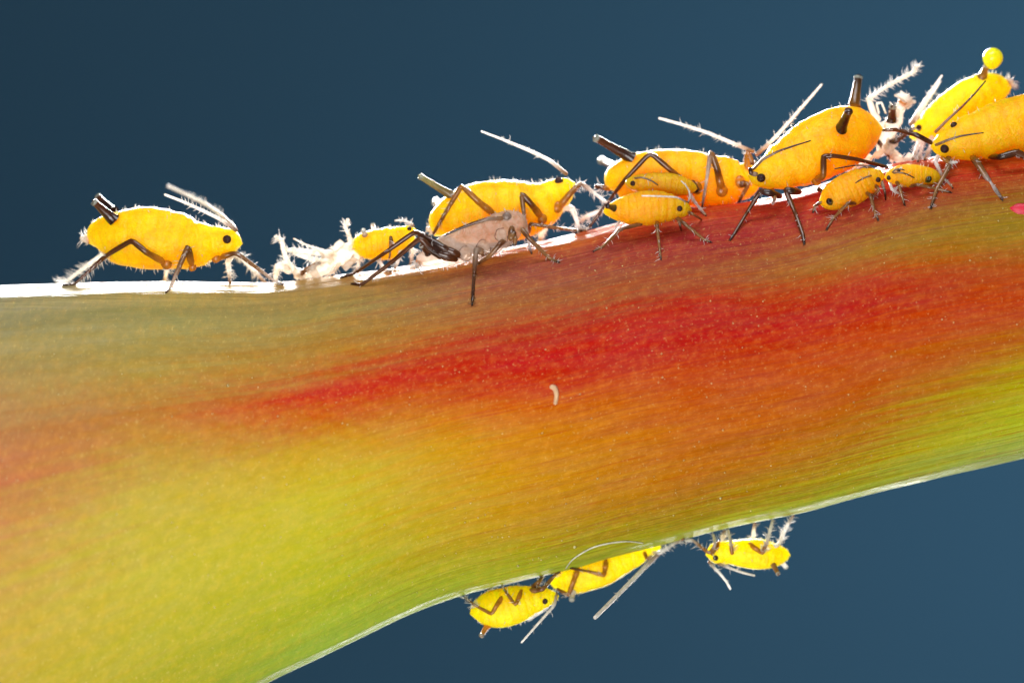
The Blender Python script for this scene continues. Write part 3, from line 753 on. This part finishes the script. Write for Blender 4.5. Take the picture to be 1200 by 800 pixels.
# --- lemon aphid with the droplet
a = Bug('yellow_aphid', 'bright lemon-yellow aphid lifting a honeydew droplet at the upper right',
        [(1182, 102, 7), (1172, 103.5, 16.5), (1158, 107, 22), (1140, 114, 23), (1120, 125, 22), (1102, 138, 20), (1087, 150, 16), (1075, 157, 11), (1068, 160, 4)], 0.42, 0.35, 'lemon', hair=200, hl=0.045)
a.eye(1077, 150, 4)
a.cornicle((1151.5, 90, 0.28), (1156, 77), 5, 3.2, (0.28, 0.14, 0.02), (0.3, 0.2, 0.04))
a.antenna([(1067, 146, 0.2), (1076, 130, 0.15), (1090, 108, 0.1), (1104, 88.5, 0.1)], 3.0, 1.3, hair=30)
a.antenna([(1069, 146, 0.4), (1080, 128, 0.5), (1091, 112, 0.6), (1102, 95, 0.7)], 2.6, 1.3, hair=24)
a.cauda((1181, 98), (1186, 95), 6, hair=46)
a.leg([(1078, 160), (1077, 166), (1070, 188)], [4, 3.4, 2], 'white', hair=50, hl=0.055, foot=1)
a.leg([(1092, 160), (1092, 168, 0.1), (1084, 188)], [3.6, 3, 2], 'white', hair=40, foot=1)
a.leg([(1082, 162), (1080, 174, 0.1), (1076, 190)], [3, 2.4, 1.8], 'white', hair=40, foot=1)
dr = MB(); nu, nv = 28, 18; dc = P(1163.5, 68, 0.15); r = R(12)
for i in range(nv+1):
    ph = math.pi*i/nv
    for k in range(nu):
        th = 2*math.pi*k/nu
        q = r*(1+0.14*max(0, math.cos(ph)-0.55)*2)
        dr.vert(dc+Vector((math.sin(ph)*math.cos(th)*r-max(0, math.cos(ph))**4*r*0.12, math.sin(ph)*math.sin(th)*r, -math.cos(ph)*q)))
for i in range(nv):
    for k in range(nu): dr.f.append((i*nu+k, i*nu+(k+1) % nu, (i+1)*nu+(k+1) % nu, (i+1)*nu+k))
tag(dr.build('honeydew_droplet', M['honeydew'], color=False), 'round glossy lime-yellow droplet held up by the lemon-yellow aphid', 'droplet')

# --- orange aphid cut by the right edge
a = Bug('yellow_aphid', 'large orange aphid cut off by the right edge of the picture, facing left',
        [(1278, 128, 8), (1264, 129, 26), (1242, 134, 36), (1215, 143, 36), (1190, 149, 35), (1165, 154.5, 33), (1140, 161, 28), (1120, 166, 23), (1106, 169.5, 17), (1097, 171, 10), (1092, 171, 4)], -0.45, -0.65, 'orange', hair=130, hl=0.045)
a.eye(1107, 174.5, 5.2)
a.eye(1118, 147, 4.2)
a.antenna([(1097, 170), (1118, 161.5), (1135, 158), (1152.5, 155.6)], 2.2, 0.8, 'browntip', hair=6)
a.antenna([(1096, 155, -0.6), (1110, 141, -0.5), (1134, 119, -0.4), (1155, 95, -0.3)], 2.4, 1.0, 'browntip', hair=8)
a.leg([(1112, 184), (1113, 194), (1097, 224), (1091, 244)], [4, 3.6, 2.6, 1.8], 'tan', hair=24)
a.leg([(1140, 184), (1144.5, 190), (1160, 214), (1174, 234)], [4.4, 4.6, 3.2, 2], 'mix', hair=14, foot=1)
a.leg([(1160, 184), (1172, 184), (1192, 178.5), (1225, 195), (1250, 212)], [3, 4, 5, 3, 2], 'brown', hair=14, foot=1)
a.leg([(1100, 182), (1096, 190), (1104, 206), (1116, 220)], [3.4, 2.8, 2, 1.4], 'white', hair=24, foot=1)
a.leg([(1093, 168), (1074, 158, -0.7), (1050, 152, -0.55), (1033, 153, -0.3)], [3, 3.2, 2.6, 2], 'brown', hair=10, foot=0)
a.limb('mouthpart', [(1104, 185), (1112, 191), (1122, 190)], [3, 2.4, 1.6], 'amber', foot=0, hair=14)

# --- under the stem
a = Bug('yellow_aphid', 'yellow aphid hanging under the stem at the left, cornicle pointing down',
        [(553, 718, 5), (560, 716, 14), (573, 714, 21), (590, 711.5, 23), (607, 707, 22), (623, 702.5, 17.5), (638, 700, 13), (648, 699, 8), (653, 698, 4)], -0.12, -0.2, 'lemon', hair=180, hl=0.035)
a.eye(638.6, 704, 3.4)
a.cornicle((571, 733), (564, 744.5), 3.4, 2.8, AMB, TAN)
a.leg([(588, 700), (582, 709), (576, 719), (557, 709), (544, 699.5)], [3.2, 3.0, 2.4, 1.7, 1.4], 'ochre', hair=40, ht=(0.7, 1.0), foot=1)
a.leg([(611, 692), (604, 709), (589, 686)], [3.4, 2.4, 1.6], 'ochre', foot=1, hair=10)
a.leg([(622, 692), (636, 690), (651, 671), (655, 669.5)], [4, 3, 1.8, 1.4], 'tan', hair=12)
a.leg([(625, 688), (631, 682, -0.3), (636, 675)], [4, 3, 1.8], 'tan', hair=24, foot=1)
a.leg([(580, 697), (575, 691, 0.2), (573, 690, 0.2)], [3, 2.4, 2], 'white', far=True, hair=24, foot=0)
a.antenna([(652, 695), (655, 702), (643, 716), (611, 752.5)], 2.3, 1.2, hair=16)
a.antenna([(645, 706, 0.3), (637, 714, 0.5), (628, 720, 0.7), (619, 726, 0.9)], 2.2, 1.6, far=True, hair=10)
a = Bug('yellow_aphid', 'yellow-orange aphid pressed against the stem\'s underside, long white antenna trailing down',
        [(648, 683, 6), (657, 681, 14), (672, 677, 19), (690, 671, 20.5), (710, 664, 20), (730, 656, 16.5), (748, 649.5, 12), (762, 643.5, 8), (773, 640, 3)], 0.42, 0.4, 'lemon', hair=60, hl=0.03)
a.leg([(710.5, 655), (708, 674), (690, 669), (669, 664.5)], [3.6, 3.0, 2, 1.6], 'ochre', foot=1, hair=8)
a.leg([(678, 664), (672, 681), (666, 697), (653, 689.5)], [3.6, 3.4, 2.8, 2], 'ochre', foot=0, hair=6)
a.leg([(755, 647), (758, 654), (765, 652)], [3, 2.4, 2], 'ochre', foot=0, hair=8)
a.cornicle((671, 694, 0.3), (670, 702), 3.4, 3.0, WHT, WHT)
a.antenna([(774, 646, 0.2), (752, 668, -0.1), (726, 694.5, -0.5), (697, 723.5, -0.9)], 3.4, 2.7, hair=14, hl=0.03)
a.leg([(766, 647), (772, 648, 0.1), (786, 639, 0.05), (801, 630)], [3, 2.6, 2.2, 1.6], 'white', hair=60, hl=0.045, foot=1)
a = Bug('yellow_aphid', 'small lemon-yellow aphid hanging by white bristly legs under the stem at the right',
        [(923.5, 650, 5), (917, 650, 10), (905, 650, 15), (890, 649, 17.8), (873, 648, 17), (857, 647, 14.5), (845, 647, 13.5), (836, 648, 12), (830, 649, 6)], 0.08, 0.0, 'lemon', hair=200, hl=0.035)
a.eye(838.8, 653.3, 3.3)
a.cornicle((906, 661), (912, 672), 3, 2.6, TAN, TAN); a.cornicle((915, 657, 0.15), (921, 664), 3, 2.6, WHT, WHT, far=True)
a.leg([(838, 641), (831, 648), (811, 632), (803, 634)], [3, 2.4, 1.8, 1.4], 'amber', hair=26, foot=2)
a.leg([(843, 635), (834, 649), (838, 637, -0.3), (836, 626)], [3.2, 2.6, 2, 1.6], 'amber', foot=1, hair=20)
a.leg([(857, 640), (858, 648.5), (856, 634), (853.5, 621)], [3, 2.4, 2.0, 1.6], 'amber', foot=1, hair=24)
a.leg([(878, 637), (893.5, 648), (899, 635), (905.5, 609)], [3.2, 2.8, 2.2, 1.8], 'amber', foot=1, hair=54, hl=0.05)
a.leg([(905, 640), (913, 636.5, 0.2), (921, 618, 0.15), (930, 603, 0.1)], [3, 2.6, 2.4, 1.8], 'white', foot=0, hair=70, hl=0.05)
a.leg([(885, 638), (882, 631, 0.25), (884.5, 612, 0.15)], [3, 2.6, 2.2], 'white', far=True, foot=0, hair=24)
a.leg([(848, 636), (846, 630, 0.1), (849, 622, 0.05)], [3, 2.4, 1.8], 'white', far=True, foot=0, hair=24)
a.antenna([(831, 658), (839, 667), (850, 679), (856, 690)], 2.2, 1.5, hair=16)
a.antenna([(842, 660), (855, 665), (870, 670.5), (884.5, 674)], 2.3, 1.6, hair=12)

# ------------------------------------------------------------------ shed skins
h1 = Bug('shed_skin', 'crumpled cream-white shed skin lying on the edge beside the small orange aphid', [(346, 325, 3), (353, 322, 5), (366, 318, 7), (380, 313, 8), (392, 305, 9), (403, 299, 12), (413, 297, 12), (420, 299, 8), (424, 301, 4)], 0.0, 0.05, 'husk', cat='shed skin', group='shed aphid skins', hair=60, hl=0.04, rough=0.22)
h1.leg([(348, 322), (346, 319), (335, 304), (330, 281), (322, 277)], [4, 3.6, 3.6, 3.4, 2], 'husk', foot=0, hair=70, hl=0.05, ht=(0.2, 1))
h1.leg([(393, 297), (370, 296), (352, 294), (336, 293)], [5, 4, 3.6, 2.6], 'husk', foot=0, hair=70, ht=(0, 1))
h1.leg([(380, 308), (366, 304), (343, 296)], [4.4, 3.4, 2.4], 'husk', foot=0, hair=50, ht=(0, 1))
h1.leg([(411, 285), (409, 276), (404, 265), (408, 257)], [4, 3, 2.6, 2.8], 'husk', foot=0, hair=36, ht=(0, 1))
h1.leg([(340, 318), (333, 313), (325, 312), (322, 329)], [5, 6, 5, 2.6], 'husk', foot=1, hair=30)
h1.leg([(398, 308), (392, 317), (384, 322)], [3, 2.4, 1.8], 'husk', foot=1, hair=20)
h1.leg([(352, 322), (357, 317), (366, 312), (375, 308)], [3, 3, 2.6, 2], 'tan', foot=0, hair=16)
h1.antenna([(378, 293), (370, 291), (360, 287.5), (344, 279.5)], 1.8, 1.0, 'husk', hair=14)

h2 = Bug('shed_skin', 'torn white shed skin with one feathery bristled leg raised, behind the tilted orange aphid', [(1030, 182, 4), (1034, 174, 7), (1038, 163, 8), (1043, 152, 9), (1048, 142, 9), (1052, 133, 7), (1056, 125, 6), (1060, 119, 6), (1062, 114, 4)], 0.15, 0.2, 'husk', cat='shed skin', group='shed aphid skins', hair=60, hl=0.05, rough=0.25)
h2.leg([(1030, 140), (1024, 134), (1018, 116), (1031, 107), (1045, 98), (1070, 85), (1076, 76)], [4, 4.4, 4, 2.4, 3, 3, 2.2], 'husk', foot=0, hair=150, hl=0.06, ht=(0.3, 1))
h2.cornicle((1045, 141), (1046, 125), 5.5, 4.2, DRK, BRN)
h2.leg([(1040, 168), (1050, 165), (1062, 157), (1072, 150)], [4, 4, 3, 2], 'brown', foot=0, hair=36, ht=(0, 1))
h2.leg([(1028, 164), (1034, 172), (1044, 186)], [3, 3, 2.4], 'brown', foot=0, hair=12)
h2.leg([(1030, 133), (1027, 122), (1033, 120), (1038, 133)], [1.4, 1.4, 1.4, 1.2], 'husk', foot=0)
h2.cauda((1058, 122), (1064, 112), 7, hair=40)
h2.leg([(1020, 184), (1008, 190), (992, 199)], [6, 7, 4], 'husk', foot=0, hair=20)
h2.leg([(1036, 172), (1050, 186, 0.0), (1070, 189, 0.0), (1088, 188, 0)], [4, 4, 3, 2], 'husk', foot=0, hair=50, ht=(0, 1))
h2.leg([(1048, 160), (1040, 178, 0.1), (1046, 190, 0.1)], [3, 3, 2.4], 'husk', foot=0, hair=30, ht=(0, 1))

def flaps(bug, spots):
    for (px, py, sz, y) in spots:
        mb = MB(); n = 7; c = P(px, py, y); sd = rng.uniform(0, 90)
        ex = Vector((rng.uniform(-1, 1), rng.uniform(-.7, .7), rng.uniform(-1, 1))).normalized(); ey = ex.orthogonal().normalized(); ez = ex.cross(ey)
        for side in (0, 1):
            for i in range(n):
                for k in range(n):
                    u_, v_ = i/(n-1)*2-1, k/(n-1)*2-1
                    rag = 1+0.45*noise.noise((u_*2+sd, v_*2, 0))
                    hgt = 0.55*(u_*u_)+0.35*noise.noise((u_*1.6+sd, v_*1.6, 3))
                    mb.vert(c+(ex*u_*rag*0.8+ey*v_*rag*1.3+ez*(hgt-0.04*side))*R(sz)*0.5)
        o = n*n
        for i in range(n-1):
            for k in range(n-1):
                q = (i*n+k, i*n+k+1, (i+1)*n+k+1, (i+1)*n+k)
                mb.f.append(q); mb.f.append(tuple(o+t for t in reversed(q)))
        edge = [(i, 0) for i in range(n)]+[(n-1, k) for k in range(1, n)]+[(i, n-1) for i in range(n-2, -1, -1)]+[(0, k) for k in range(n-2, 0, -1)]
        for e in range(len(edge)):
            (i, k), (i2, k2) = edge[e], edge[(e+1) % len(edge)]
            mb.f.append((i*n+k, i2*n+k2, o+i2*n+k2, o+i*n+k))
        mb.build('skin_flap', M['husk'], bug.root, color=False)
flaps(h1, [(352, 318, 15, -0.1), (366, 310, 16, -0.1), (384, 303, 16, -0.12), (398, 290, 15, -0.1), (408, 306, 16, -0.15), (416, 290, 12, -0.1), (372, 322, 14, -0.1), (336, 312, 12, -0.05)])
flaps(h2, [(1058, 116, 15, 0.05), (1064, 122, 12, 0.1), (1050, 130, 14, 0.05), (1034, 150, 16, 0.0), (1040, 172, 18, 0.0), (1028, 178, 18, 0.0), (1052, 182, 16, 0.0), (1066, 186, 14, 0.0), (1014, 188, 15, 0.0), (1002, 195, 13, 0.0)])

# ------------------------------------------------------------------ small marks on the stem
def worm(name, pts, rad, mk, label, cat):
    q = []
    for x, y in pts:
        g = on_stem(x, y, 0.012); q.append(g if g is not None else P(x, y, 0))
    pp = [Vector(v) for v in catmull([tuple(v) for v in q], 20)]
    rr = [R(rad*(0.55+0.45*math.sin(math.pi*min(1, max(0, (i+2)/24))))) for i in range(len(pp))]
    mb = MB(); tube(mb, pp, rr, [WHT]*len(pp), 7)
    return tag(mb.build(name, M[mk], color=False), label, cat)
worm('pale_fleck', [(645, 453), (650, 455), (652, 463), (650.5, 473)], 3.2, 'fleck', 'tiny curled cream-coloured fleck on the red band of the stem', 'fleck')
worm('silk_fibre', [(662.5, 665), (671, 654), (692, 641), (711.5, 635.5), (734, 633), (753.5, 635)], 1.1, 'fibre', 'thin white fibre curling over the lower edge of the stem', 'fibre')
mb = MB(); c = on_stem(1203, 247, 0.0); ringp = []
for i in range(7):
    ph = math.pi*0.5*i/6
    for k in range(18):
        th = 2*math.pi*k/18; q = 1+0.2*noise.noise((math.cos(th)*2, math.sin(th)*2, 1.5))
        mb.vert(c+Vector((math.cos(th)*math.sin(ph)*R(18)*q, -0.05*math.cos(ph)+0.02, math.sin(th)*math.sin(ph)*R(9)*q)))
for i in range(6):
    for k in range(18): mb.f.append((i*18+k, i*18+(k+1) % 18, (i+1)*18+(k+1) % 18, (i+1)*18+k))
tag(mb.build('crimson_speck', M['red_speck'], color=False), 'crimson-pink speck on the stem at the right edge of the picture', 'speck')

mb = MB()
named = [(844, 583, 2.0), (673, 640, 2.4), (409, 674, 1.6), (267, 452, 1.7), (711, 361, 1.5), (607, 662, 2.0), (634, 655, 1.4), (560, 606, 1.2), (700, 560, 1.3), (481, 720, 1.6), (880, 598, 1.6), (927, 594, 1.4), (984, 555, 1.2), (520, 690, 1.2), (789, 603, 1.3)]
for _ in range(460):  # random specks among the dust, added as sparkle
    px = rng.uniform(-60, 1260); a_, b_ = curve(TOP, px), curve(BOT, px)
    named.append((px, a_+(b_-a_)*(0.06+0.92*rng.random()**0.7), rng.choice((0.5, 0.6, 0.7, 0.9, 1.1))))
for px, py, r in named:
    g = on_stem(px, py, 0.004)
    if g is None: continue
    i0 = len(mb.v); rr = R(r)
    axes = [(1, 0, 0), (-1, 0, 0), (0, 1, 0), (0, -1, 0), (0, 0, 1), (0, 0, -1)]
    for ax in axes: mb.vert(g+Vector(ax)*rr*rng.uniform(0.6, 1.2))
    for t in ((0, 2, 4), (2, 1, 4), (1, 3, 4), (3, 0, 4), (2, 0, 5), (1, 2, 5), (3, 1, 5), (0, 3, 5)): mb.f.append(tuple(i0+k for k in t))
o = mb.build('dust_and_sparkle_specks', M['speck'], color=False); o['kind'] = 'stuff'; o['label'] = 'tiny pale specks of dust and modelled sparkle scattered over the stem'; o['category'] = 'dust'
